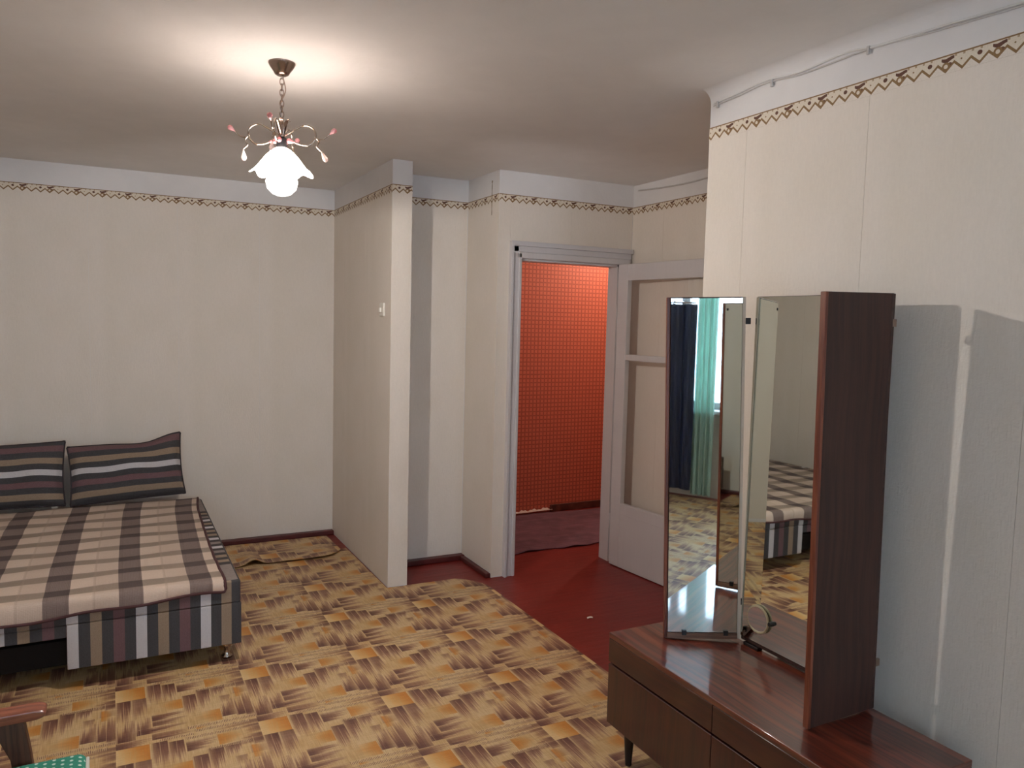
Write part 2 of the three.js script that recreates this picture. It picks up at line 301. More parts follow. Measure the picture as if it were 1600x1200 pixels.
const wallRight = struct('wall_right', box(XW, XW + 0.12, 0, H, ZF, ZW), mWhite);
const wallLeft = struct('wall_left', box(XL - 0.12, XL, 0, H, ZB, ZW), mWhite);
const WX0 = -1.2, WX1 = 1.3, WY0 = 0.85, WY1 = 2.25;
const wallFront = struct('wall_front', [box(XL - 0.12, WX0, 0, H, ZW, ZW + 0.15), box(WX1, XW + 0.12, 0, H, ZW, ZW + 0.15), box(WX0, WX1, 0, WY0, ZW, ZW + 0.15), box(WX0, WX1, WY1, H, ZW, ZW + 0.15)], mPaper);
const wallHall = struct('wall_hall', box(XW, XH, 0, H, ZH - 0.12, ZH), mLat, 'hall wall papered in an orange red lattice');
struct('wall_hall_right', box(XH, XH + 0.1, 0, H, ZH - 0.12, ZD), mLat);

// wallpaper in drops 0.53 m wide, then the printed border on top
const PT = 0.0015;
function paperZ(wall, x, sgn, z0, z1, y0, first = z0) {        // on a plane of constant x facing sgn
  for (let a = first; a < z1; a += 0.53) { const p = Math.max(a, z0), q = Math.min(a + 0.53, z1); if (q - p > 0.01) part('wallpaper_strip', box(Math.min(x, x + sgn * PT), Math.max(x, x + sgn * PT), y0, YF - 0.01, p + 0.0006, q - 0.0006), mPaper, wall); }
  part('wallpaper_border', borderGeo(V3(x + sgn * 0.0022, YF, sgn < 0 ? z0 : z1), V3(0, 0, sgn < 0 ? 1 : -1), z1 - z0, V3(sgn, 0, 0)), mBorder, wall);
}
function paperX(wall, z, x0, x1, y0, first = x0, holes) {
  for (let a = first; a < x1; a += 0.53) { const p = Math.max(a, x0), q = Math.min(a + 0.53, x1); if (q - p > 0.01) part('wallpaper_strip', box(p + 0.0006, q - 0.0006, y0, YF - 0.01, z, z + PT), mPaper, wall); }
  part('wallpaper_border', borderGeo(V3(x0, YF, z + 0.0022), V3(1, 0, 0), x1 - x0, V3(0, 0, 1)), mBorder, wall);
}
function borderGeo(o, dir, len, nrm) {                          // a strip 52 mm high and 0.7 mm thick, hanging from o along dir
  const g = new THREE.BoxGeometry(len, 0.052, 0.0007), p = g.attributes.position, uv = g.attributes.uv, m = new THREE.Matrix4().makeBasis(dir, V3(0, 1, 0), nrm);
  for (let i = 0; i < p.count; i++) uv.setXY(i, p.getX(i) + len / 2 + o.x + o.z, p.getY(i) + 0.026);
  return g.translate(len / 2, -0.026, 0).applyMatrix4(m).translate(o.x, o.y, o.z);
}
paperX(wallBack, ZB, XL, XA, 0.03, XA - 0.53 * 7);
paperZ(wallPartition, XA, -1, ZB, ZC, 0.008, ZC - 0.53 * 3);
paperX(wallPartition, ZC, XA - 0.002, XB, 0.008);
paperX(wallNiche, ZN, XB, XW, 0.03);
paperZ(wallPier, XW, -1, ZN, ZD + 0.001, 0.03);
{ // door wall: strips beside and above the casing
  part('wallpaper_strip', box(XW - 0.002, 2.2, 0.008, YF - 0.01, ZD, ZD + PT), mPaper, wallDoor);
  for (const [a, b] of [[2.2, 2.64], [2.64, 3.118]]) part('wallpaper_strip', box(a + 0.0006, b - 0.0006, 2.11, YF - 0.01, ZD, ZD + PT), mPaper, wallDoor);
  part('wallpaper_border', borderGeo(V3(XW, YF, ZD + 0.0022), V3(1, 0, 0), XE - XW, V3(0, 0, 1)), mBorder, wallDoor);
}
paperZ(wallAlcove, XE, -1, ZD, ZF, 0.03, ZD - 0.2);
paperZ(wallRight, XW, -1, ZF, ZW, 0.03, -2.239 - 0.53);
paperZ(wallLeft, XL, 1, ZB, ZW, 0.03);

// red skirting strips, low and deep
struct('baseboard_back', rbox(XL, XA - 0.003, 0, 0.034, ZB + 0.002, ZB + 0.055, 0.006), mRedSkirt);
struct('baseboard_niche', rbox(XB + 0.002, XW - 0.002, 0, 0.034, ZN + 0.002, ZN + 0.06, 0.006), mRedSkirt);
struct('baseboard_pier', rbox(XW - 0.036, XW - 0.002, 0, 0.03, ZN + 0.06, ZD + 0.002, 0.006), mRedSkirt);
struct('baseboard_right', rbox(XW - 0.05, XW - 0.002, 0, 0.05, ZF, ZW, 0.006), mRedSkirt);
struct('baseboard_hall', rbox(3.34, XH, 0, 0.062, ZH + 0.001, ZH + 0.018, 0.004), std({ map: tex(256, 64, (u, v) => { const n = noise(u, v, 20, 5, 191) - 0.5; return [84 + n * 46, 40 + n * 26, 30 + n * 22]; }, 0.9, 0.2), roughness: 0.6 }));
// plaster rounded between the right wall and the ceiling
{
  const r = 0.055, sh = new THREE.Shape(); sh.moveTo(0, 0); sh.lineTo(-r, 0); sh.absarc(-r, -r, r, Math.PI / 2, 0, true); sh.lineTo(0, 0);
  const g = new THREE.ExtrudeGeometry(sh, { depth: ZW - ZF, bevelEnabled: false, curveSegments: 14 });
  struct('trim_1', uvBox(g.translate(XW, H, ZF)), mWhite, 'rounded plaster cove along the right wall');
}
// torn pale paper edge left along the foot of the hall wall
{
  const s = part('torn_paper_edge', sheet((u, v) => [2.84 + u * 0.52, 0.012 + u * 0.01 + v * (0.012 + 0.006 * Math.sin(u * 31) + 0.004 * Math.sin(u * 77)), ZH + 0.0015 + 0.02 * (1 - v), u, v], 60, 2, 0.0012), std({ color: 0xd9c2b4, roughness: 0.85 }), wallHall);
}

// door casing: three stepped mouldings with the plain jamb lining inside
{
  const t = new THREE.Group(); t.name = 'trim_2'; t.userData = { kind: 'structure', label: 'grey white moulded casing around the hall doorway' }; scene.add(t);
  const zf = ZD + PT;
  part('casing_side', [rbox(2.197, 2.2155, 0.0, 2.104, zf, zf + 0.034, 0.003, 'y'), rbox(2.213, 2.254, 0.0, 2.099, zf, zf + 0.02, 0.002, 'y'), rbox(2.252, 2.274, 0.0, 2.055, zf, zf + 0.03, 0.006, 'y')], mPaint, t);
  part('casing_head', [rbox(2.197, 3.112, 2.096, 2.125, zf, zf + 0.036, 0.003, 'x'), rbox(2.214, 3.105, 2.06, 2.098, zf, zf + 0.02, 0.004, 'x'), rbox(2.252, 3.09, 2.02, 2.06, zf, zf + 0.03, 0.006, 'x')], mPaint, t);
  part('casing_side', [rbox(3.021, 3.06, 0.0, 2.03, zf, zf + 0.02, 0.004, 'y')], mPaint, t);
  part('jamb', box(DX0 - 0.001, DX0 + 0.012, 0, DH, ZD - 0.105, ZD + 0.002), mPaint, t);
  part('jamb', box(DX1 - 0.012, DX1 + 0.001, 0, DH, ZD - 0.105, ZD + 0.002), mPaint, t);
  part('jamb', box(DX0, DX1, DH - 0.012, DH + 0.001, ZD - 0.105, ZD + 0.002), mPaint, t);
}
// the glazed door leaf, swung open against the alcove wall (local: x along the leaf from its hinge, z thickness)
{
  const d = new THREE.Group(); d.name = 'door_1'; d.userData = { kind: 'structure', label: 'grey white door with two clear panes and a solid foot, standing open' };
  const L = 0.86, hx = 3.0, hz = -4.275; d.position.set(hx, 0.006, hz); d.rotation.y = Math.atan2(-0.86, -0.085); scene.add(d);
  d.rotation.y = Math.PI * 1.5 + 0.098;
  const T = 0.019, Y0 = 0.0, Y1 = 2.012, s = 0.095;
  part('stile', rbox(0, s, Y0, Y1, -T, T, 0.004, 'y'), mPaint, d);
  part('stile', rbox(L - s, L, Y0, Y1, -T, T, 0.004, 'y'), mPaint, d);
  part('rail', rbox(s, L - s, 1.905, Y1, -T, T, 0.003, 'x'), mPaint, d);
  part('rail', rbox(s, L - s, 0.36, 0.43, -T, T, 0.003, 'x'), mPaint, d);
  part('muntin', rbox(s, L - s, 1.385, 1.425, -T, T, 0.006, 'x'), mPaint, d);
  part('panel', rbox(s, L - s, Y0, 0.36, -T + 0.0006, T - 0.0006, 0.002, 'x'), mPaint, d);
  for (const [a, b] of [[0.43, 1.385], [1.425, 1.905]]) part('pane', box(s, L - s, a, b, -0.002, 0.002), mGlass, d);
  for (const y of [0.3, 1.7]) part('hinge', new THREE.CylinderGeometry(0.007, 0.007, 0.09, 12).translate(-0.006, y, T), mPaint, d);
}
// window behind the camera, seen in the mirrors
{
  const w = new THREE.Group(); w.name = 'window_1'; w.userData = { kind: 'structure', label: 'white framed window on the street side' }; scene.add(w);
  const z0 = ZW + 0.05, z1 = ZW + 0.11, f = 0.06;
  part('window_frame', [rbox(WX0, WX1, WY0, WY0 + f, z0, z1), rbox(WX0, WX1, WY1 - f, WY1, z0, z1), rbox(WX0, WX0 + f, WY0 + f, WY1 - f, z0, z1), rbox(WX1 - f, WX1, WY0 + f, WY1 - f, z0, z1), rbox(0.01, 0.09, WY0 + f, WY1 - f, z0, z1)], mPaint, w);
  for (const [a, b] of [[WX0 + f, 0.01], [0.09, WX1 - f]]) part('pane', box(a, b, WY0 + f, WY1 - f, ZW + 0.08, ZW + 0.083), mGlass, w);
  part('window_sill', rbox(WX0 - 0.06, WX1 + 0.06, WY0 - 0.035, WY0, ZW - 0.16, ZW + 0.05, 0.008), mPaint, w);
}
const NAVY = [-0.25, 0.27], MINT = [0.26, 0.455];
function curtain(x0, x1, y0, y1, z, folds, amp, flare = 0) {
  return sheet((u, v) => { const w = lerp(x0, x1, u), k = 1 + flare * Math.pow(1 - v, 2); return [lerp(x0, x1, 0.5) + (w - lerp(x0, x1, 0.5)) * k, lerp(y0, y1, v), z + amp * Math.sin(u * folds * 6.283 + 0.6 * v) + 0.3 * amp * Math.sin(u * folds * 17 + v * 2), w, lerp(y0, y1, v)]; }, 110, 24, 0.0025);
}

// ---------------------------------------------------------------- floor coverings
{
  const s = new THREE.Shape();
  s.moveTo(XL + 0.01, 2.3); s.lineTo(2.04, 2.3); s.lineTo(2.04, -4.17); s.quadraticCurveTo(2.03, -4.31, 1.9, -4.395); s.lineTo(XA - 0.006, -4.4); s.lineTo(XA - 0.012, -5.30); s.lineTo(XL + 0.01, -5.30); s.closePath();
  const g = new THREE.ExtrudeGeometry(s, { depth: 0.003, bevelEnabled: false });
  g.rotateX(Math.PI / 2); g.translate(0, 0.0032, 0);
  tag(part('linoleum_sheet', uvBox(g), mLino), 'large linoleum sheet printed with a brown and cream basket weave, covering the room', 'linoleum');
}
{
  const g = sheet((u, v) => {                                 // v = 0 at the wall, 1 at the lifted front edge
    const x0 = 0.56, x1 = 1.40, x = lerp(x0, x1, u);
    const zf = -5.115 - 0.16 * Math.pow(clamp((x - 1.22) / 0.18), 2) + 0.02 * Math.sin(x * 5.2);
    const z = lerp(-5.655, zf, v), bump = 0.036 * Math.exp(-Math.pow((x - 0.80) / 0.055, 2)) + 0.012 * Math.exp(-Math.pow((x - 1.24) / 0.12, 2)) + 0.006 * Math.exp(-Math.pow((x - 1.0) / 0.1, 2));
    return [x, 0.0055 + v * v * (bump + 0.004) + 0.002 * Math.sin(x * 9 + v * 3) * v, z, x + 0.14, z + 0.21];
  }, 150, 24, 0.0022);
  tag(part('linoleum_offcut', g, mLino), 'narrow linoleum offcut with a curled front edge along the back wall', 'linoleum');
}
{
  const g = sheet((u, v) => {
    const x = lerp(2.3, 3.95, u), zf = -4.71 + 0.012 * Math.sin(x * 11) + 0.006 * Math.sin(x * 31), z = lerp(-5.62, zf, v);
    const y = 0.006 + 0.010 * Math.pow(Math.sin(x * 3.1 + z * 6.5), 2) * Math.pow(Math.sin(z * 9 + 0.6 * x), 2) + (v > 0.9 ? 0.008 * Math.pow(Math.sin(x * 9), 4) : 0);
    return [x, y, z, x, z];
  }, 120, 60, 0.006);
  tag(part('runner_mat', g, mMat), 'rumpled dusky red mat on the hall floor beyond the doorway', 'mat');
}
{
  const r = rng(8), g = sheet((u, v) => { const a = u * 0.034, b = v * 0.02; return [2.318 + a - 0.01 * v, 0.003 + 0.004 * Math.sin(u * 3), -3.51 + b + 0.004 * u, a, b]; }, 8, 4, 0.0008);
  tag(part('paper_scrap', g, mPlastic), 'tiny scrap of white paper on the red floor', 'scrap');
}

// ---------------------------------------------------------------- sofa bed, blanket, cushions
const SX1 = 0.52, SX0 = -1.50, SZ0 = -5.48, SZ1 = -3.70, SY = 0.40;
{
  const t = thing('sofa_bed', 'low striped sofa bed folded flat against the back wall, its middle front panel missing', 'sofa', [0, 0, 0]);
  part('mattress', rbox(SX0, SX1 - 0.003, 0.292, SY - 0.004, SZ0, SZ1 + 0.001, 0.008, 'x', 3), mStripe, t);
  part('mattress_top', rbox(SX0 + 0.012, SX1 - 0.012, SY - 0.012, SY, SZ0 + 0.01, SZ1 - 0.016, 0.005, 'x'), mTopStripe, t);
  const gl = rbox(-0.19, SX1, 0.095, 0.291, SZ0, SZ1, 0.005, 'x', 3);
  part('base_panel', gl, mStripe, t);
  part('base_panel', rbox(SX0, -0.86, 0.095, 0.291, SZ0, SZ1, 0.005, 'x', 3), mStripe, t);
  part('valance', rbox(-0.86, -0.19, 0.235, 0.291, SZ1 - 0.03, SZ1 - 0.004, 0.006, 'x'), mStripe, t);
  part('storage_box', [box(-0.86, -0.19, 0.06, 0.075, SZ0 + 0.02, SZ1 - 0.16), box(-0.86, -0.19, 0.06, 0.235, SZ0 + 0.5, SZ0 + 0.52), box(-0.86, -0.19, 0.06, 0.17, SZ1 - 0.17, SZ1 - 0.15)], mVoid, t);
  for (const [x, z] of [[0.465, SZ1 - 0.085], [0.455, SZ0 + 0.08], [-0.93, SZ1 - 0.075], [SX0 + 0.07, SZ1 - 0.075], [SX0 + 0.07, SZ0 + 0.08]]) {
    const leg = part('leg', lathe([[0.001, 0.0035], [0.024, 0.0035], [0.026, 0.014], [0.014, 0.022], [0.012, 0.05], [0.024, 0.06], [0.024, 0.096], [0.001, 0.096]], 24).translate(x, 0, z), mChrome, t);
  }
}
{
  const xr = (z) => 0.452 + 0.03 * Math.pow(clamp((-z - 5.0) / 0.45), 2) - 0.01 * Math.sin((z + 4.7) * 2.6);
  const zb = -5.455, flat = SZ1 - 0.012 - zb, R = 0.020, arc = R * Math.PI / 2;
  const drape = (x) => 0.028 + 0.036 * clamp((0.42 - x) / 0.9) + 0.004 * Math.sin(x * 16);
  const pos = (u, v) => {
    const x0 = -1.42, xn = lerp(x0, 0.452, u), s = v * (flat + arc + drape(xn));
    let y, z; const ty = SY + 0.007, wob = 0.0028 * Math.sin(s * 30 + xn * 2) + 0.0035 * Math.sin(xn * 11 + 1) * Math.sin(s * 9 + xn * 3);
    if (s < flat) { z = zb + s; y = ty + wob * sstep(0, 0.1, flat - s); }
    else if (s < flat + arc) { const a = (s - flat) / R; z = zb + flat + R * Math.sin(a); y = ty - R + R * Math.cos(a); }
    else { z = zb + flat + R + 0.002 + 0.004 * Math.sin(xn * 14) * clamp((s - flat - arc) / 0.03); y = ty - R - (s - flat - arc); }
    const x = x0 + (xr(z) - x0) * u;
    return [x, y, z, xn + 0.02 * clamp((z + 5.3) / 1.6) * 1.0, s];
  };
  const t = thing('plaid_blanket', 'cream and taupe plaid blanket with a dark hem spread over the sofa bed', 'blanket');
  part('cloth', sheet(pos, 120, 110, 0.007), mPlaid, t);
  const edge = []; for (let i = 0; i <= 60; i++) { const q = pos(1, i / 60); edge.push([q[0], q[1] + 0.001, q[2]]); } for (let i = 58; i >= 0; i--) { const q = pos(i / 60, 1); edge.push([q[0], q[1], q[2] + 0.001]); }
  part('hem', tube(edge, 0.0075, 260, 8), mHem, t);
}
function cushion(label, w, h, th, seed, topCurve, place) {
  const t = thing('cushion', label, 'cushion', [0, 0, 0], 0);
  const N = 30, f = (side) => (u, v) => {
    const a = u * 2 - 1, b = v * 2 - 1, k = Math.pow(Math.max(0, (1 - Math.pow(Math.abs(a), 3.2)) * (1 - Math.pow(Math.abs(b), 3.2))), 0.5);
    const pinch = 0.012 * (1 - b * b) * Math.abs(a) - 0.01 * (1 - a * a) * Math.abs(b);
    const x = a * (w / 2 - 0.014 * (1 - b * b)), y = h / 2 + b * h / 2 * (1 - 0.03 * (1 - a * a)) + (b > 0 ? b * b * topCurve(a) : 0);
    return [x, y + 0.004 * Math.sin(a * 7 + seed) * (1 - Math.abs(b)), side * (k * th / 2 + 0.004 * k * Math.sin(a * 6 + b * 4 + seed)), x, v * h];
  };
  const g1 = new THREE.BufferGeometry(), pos = [], uv = [], idx = [];
  for (const s of [1, -1]) { const o = pos.length / 3, F = f(s); for (let j = 0; j <= N; j++) for (let i = 0; i <= N; i++) { const q = F(i / N, j / N); pos.push(q[0], q[1], q[2]); uv.push(q[3], q[4]); } for (let j = 0; j < N; j++) for (let i = 0; i < N; i++) { const a = o + j * (N + 1) + i, b = a + 1, c = a + N + 2, d = a + N + 1; if (s > 0) idx.push(a, b, c, a, c, d); else idx.push(a, c, b, a, d, c); } }
  g1.setAttribute('position', new THREE.Float32BufferAttribute(pos, 3)); g1.setAttribute('uv', new THREE.Float32BufferAttribute(uv, 2)); g1.setIndex(idx); g1.computeVertexNormals();
  part('cover', g1, mCush, t);
  const e = [], F = f(1); for (let i = 0; i < N; i++) e.push(F(i / N, 0)); for (let j = 0; j < N; j++) e.push(F(1, j / N)); for (let i = N; i > 0; i--) e.push(F(i / N, 1)); for (let j = N; j > 0; j--) e.push(F(0, j / N));
  part('piping', tube(e.map((q) => [q[0], q[1], q[2]]), 0.005, 240, 8, true), mPiping, t);
  place(t); return t;
}
cushion('striped cushion with a raised right corner, leaning beside the bare end of the sofa bed', 0.66, 0.373, 0.155, 1, (a) => 0.035 * sstep(0.35, 0.95, a) - 0.012 * Math.exp(-Math.pow((a - 0.2) / 0.35, 2)), (t) => { t.position.set(0.087, 0.435, -5.44); t.rotation.set(-0.33, 0.0, 0.05); });
cushion('straight striped cushion cut off by the left edge of the picture', 0.66, 0.392, 0.15, 4, (a) => 0.008 * a, (t) => { t.position.set(-0.600, 0.428, -5.445); t.rotation.set(-0.30, 0.0, 0.0); });

// ---------------------------------------------------------------- dressing table with three mirrors
const DY = 0.496, FX = 1.61, BX = 2.012, Z0 = -2.287, Z1 = -1.18;
{
  const t = thing('dressing_table', 'low lacquered mahogany cabinet on tapered legs, carrying the three mirrors', 'cabinet', [0, 0, 0]);
  part('table_top', rbox(FX, BX, DY - 0.02, DY, Z0, Z1, 0.003, 'z', 3), mTop, t);
  part('carcass', [box(FX + 0.02, BX, 0.158, DY - 0.021, Z0 + 0.001, Z0 + 0.018, 'x'), box(FX + 0.02, BX, 0.158, DY - 0.021, Z1 - 0.018, Z1 - 0.001, 'x'), box(FX + 0.02, BX, 0.156, 0.174, Z0 + 0.001, Z1 - 0.001, 'z'), box(BX - 0.01, BX - 0.001, 0.174, DY - 0.021, Z0 + 0.018, Z1 - 0.018, 'z'), box(FX + 0.022, BX - 0.01, 0.376, 0.388, Z0 + 0.018, Z1 - 0.018, 'z')], mWood, t);
  const zm = (Z0 + Z1) / 2;
  for (const [a, b] of [[Z0, zm - 0.0015], [zm + 0.0015, Z1]]) part('drawer', rbox(FX + 0.001, FX + 0.02, 0.387, DY - 0.0215, a, b, 0.002, 'z'), mWood, t);
  for (const [a, b] of [[Z0, zm - 0.0015], [zm + 0.0015, Z1]]) part('door', rbox(FX + 0.001, FX + 0.02, 0.154, 0.379, a, b, 0.003, 'y'), mWood, t);
  for (const x of [FX + 0.062, BX - 0.06]) for (const z of [Z0 + 0.062, Z1 - 0.062]) part('leg', lathe([[0.0005, 0.0035], [0.011, 0.0035], [0.012, 0.009], [0.02, 0.13], [0.021, 0.157], [0.0005, 0.157]], 20).translate(x, 0, z), mLegDark, t);
}
const HXm = 2.0, HL = -2.03, HR = -1.478, MT = 1.732;
{
  const t = thing('triple_mirror', 'tall three part folding mirror with brown board backs standing on the mahogany cabinet', 'mirror', [0, 0, 0]);
  // central panel, facing the room (-x)
  const c = part('backboard', rbox(HXm - 0.002, HXm + 0.014, DY + 0.012, MT, HL + 0.0085, HR - 0.0175, 0.002, 'y'), mWoodBack, t);
  part('mirror_glass', box(HXm - 0.007, HXm - 0.0025, DY + 0.028, MT - 0.002, HL + 0.0095, HR - 0.0195), mMirror, t);
  for (const a of [HL + 0.03, HR - 0.1]) part('foot', rbox(HXm - 0.012, HXm + 0.012, DY + 0.0002, DY + 0.012, a, a + 0.07, 0.002), mLegDark, t);
  // wings: local +x runs from the hinge to the free edge, glass on local +z
  const wing = (hz, dx, dz, L, glassSide, sag, edgeM) => {
    const w = part('wing_board', rbox(0.008, L, 0, MT - DY - 0.012, -0.008, 0.008, 0.0015, 'y'), mWoodBack, t);
    w.position.set(HXm - 0.004, DY + 0.011, hz); w.rotation.order = 'YXZ'; w.rotation.y = Math.atan2(-dz, dx); w.rotation.z = -sag;
    part('mirror_glass', box(0.010, L - 0.002, 0.024, MT - DY - 0.016, glassSide > 0 ? 0.0084 : -0.0124, glassSide > 0 ? 0.0124 : -0.0084), mMirror, w);
    part('edge_strip', [rbox(glassSide > 0 ? -0.0005 : -0.003, 0.0078, 0, MT - DY - 0.012, -0.008, 0.0105, 0.001)], edgeM, w);
    part('edge_strip', [rbox(L + 0.0004, L + 0.012, 0, MT - DY - 0.012, -0.009, 0.0095, 0.002, 'y')], mEdge, w);
    for (const x of [0.05, L - 0.06]) part('clip', rbox(x - 0.008, x + 0.008, 0.014, 0.032, glassSide > 0 ? 0.0126 : -0.019, glassSide > 0 ? 0.019 : -0.0126, 0.001), mBlack, w);
    part('clip', rbox(L - 0.016, L - 0.008, MT - DY - 0.044, MT - DY - 0.034, glassSide > 0 ? 0.011 : -0.0145, glassSide > 0 ? 0.0145 : -0.011, 0.001), mBlack, w);
    for (const y of [0.135, 1.14]) part('hinge', rbox(-0.022, 0.012, y - 0.011, y + 0.011, -0.004, 0.004, 0.001), glassSide > 0 ? mBronze : mBlack, w);
    part('bottom_rail', rbox(0.009, L, 0.0005, 0.021, glassSide > 0 ? 0.0082 : -0.016, glassSide > 0 ? 0.016 : -0.0082, 0.002, 'x'), mRail, w);
    return w;
  };
  wing(HL, -0.864, -0.5035, 0.258, -1, 0.03, mPlainBoard);
  wing(HR, -1, -0.005, 0.262, 1, 0.02, mWoodBack);
  part('round_disc', [new THREE.TorusGeometry(0.046, 0.0045, 10, 40).rotateY(Math.PI / 2).translate(HXm - 0.014, 0.612, HL + 0.098)], std({ color: 0xa89a7c, roughness: 0.4 }), t).userData.label = 'small round pale rimmed disc on the glass corner';
  part('disc_glass', new THREE.CylinderGeometry(0.044, 0.044, 0.003, 40).rotateZ(Math.PI / 2 + 0.06).rotateY(0.1).translate(HXm - 0.0145, 0.612, HL + 0.098), mMirror, t);
  part('disc_knob', new THREE.CylinderGeometry(0.007, 0.009, 0.014, 16).rotateZ(Math.PI / 2).translate(HXm - 0.014, 0.615, HL + 0.155), mBlack, t);
}

// ---------------------------------------------------------------- armchair in the corner of the picture
{
  const t = thing('armchair', 'wooden armchair with green dotted cushions in the lower left corner', 'armchair', [-0.40, 0.0035, -2.035]);
  const za = 0.28;
  part('seat_cushion', rbox(-0.24, 0.325, 0.33, 0.447, -0.252, 0.252, 0.022, 'x', 5), mDots, t);
  part('cushion_piping', [rbox(0.322, 0.331, 0.345, 0.437, -0.236, 0.236, 0.004)], std({ color: 0xd8d6cb, roughness: 0.8 }), t);
  part('seat_frame', [rbox(-0.28, 0.30, 0.25, 0.309, -0.238, -0.21, 0.005, 'x'), rbox(-0.28, 0.30, 0.25, 0.309, 0.21, 0.238, 0.005, 'x'), rbox(0.27, 0.30, 0.25, 0.309, -0.21, 0.21, 0.005, 'z'), rbox(-0.28, -0.25, 0.25, 0.309, -0.21, 0.21, 0.005, 'z')], mArm, t);
  const bc = part('back_cushion', rbox(-0.055, 0.055, 0, 0.52, -0.225, 0.225, 0.04, 'y', 5), mSprig, t); bc.position.set(-0.27, 0.40, 0); bc.rotation.z = 0.16;
  for (const s of [-1, 1]) {
    const sh = new THREE.Shape(); sh.moveTo(-0.36, 0.018); sh.lineTo(0.19, 0.022); sh.quadraticCurveTo(0.226, 0.022, 0.228, 0.032); sh.quadraticCurveTo(0.226, 0.041, 0.19, 0.041); sh.lineTo(-0.36, 0.034); sh.closePath();
    part('armrest', uvBox(new THREE.ExtrudeGeometry(sh, { depth: 0.05, bevelEnabled: true, bevelSize: 0.004, bevelThickness: 0.004, bevelSegments: 2 }).translate(0, 0.535, s * za - 0.025), 'x'), mArm, t);
    const lg = new THREE.Shape(); lg.moveTo(0.06, 0.552); lg.lineTo(0.178, 0.552); lg.lineTo(0.192, 0.46); lg.lineTo(0.212, 0.28); lg.lineTo(0.228, 0.0); lg.lineTo(0.203, 0.0); lg.lineTo(0.175, 0.28); lg.lineTo(0.152, 0.45); lg.lineTo(0.125, 0.515); lg.closePath();
    part('front_leg', uvBox(new THREE.ExtrudeGeometry(lg, { depth: 0.028, bevelEnabled: true, bevelSize: 0.003, bevelThickness: 0.003, bevelSegments: 2 }).translate(0, 0.003, s * za - 0.014), 'y'), mArmDark, t);
    const rl = new THREE.Shape(); rl.moveTo(-0.36, 0); rl.lineTo(-0.325, 0); rl.lineTo(-0.29, 0.3); rl.lineTo(-0.335, 0.62); rl.lineTo(-0.40, 0.92); rl.lineTo(-0.43, 0.92); rl.lineTo(-0.375, 0.60); rl.lineTo(-0.33, 0.3); rl.closePath();
    part('rear_leg', uvBox(new THREE.ExtrudeGeometry(rl, { depth: 0.028, bevelEnabled: true, bevelSize: 0.003, bevelThickness: 0.003, bevelSegments: 2 }).translate(0, 0.003, s * za - 0.014), 'y'), mArmDark, t);
  }
}

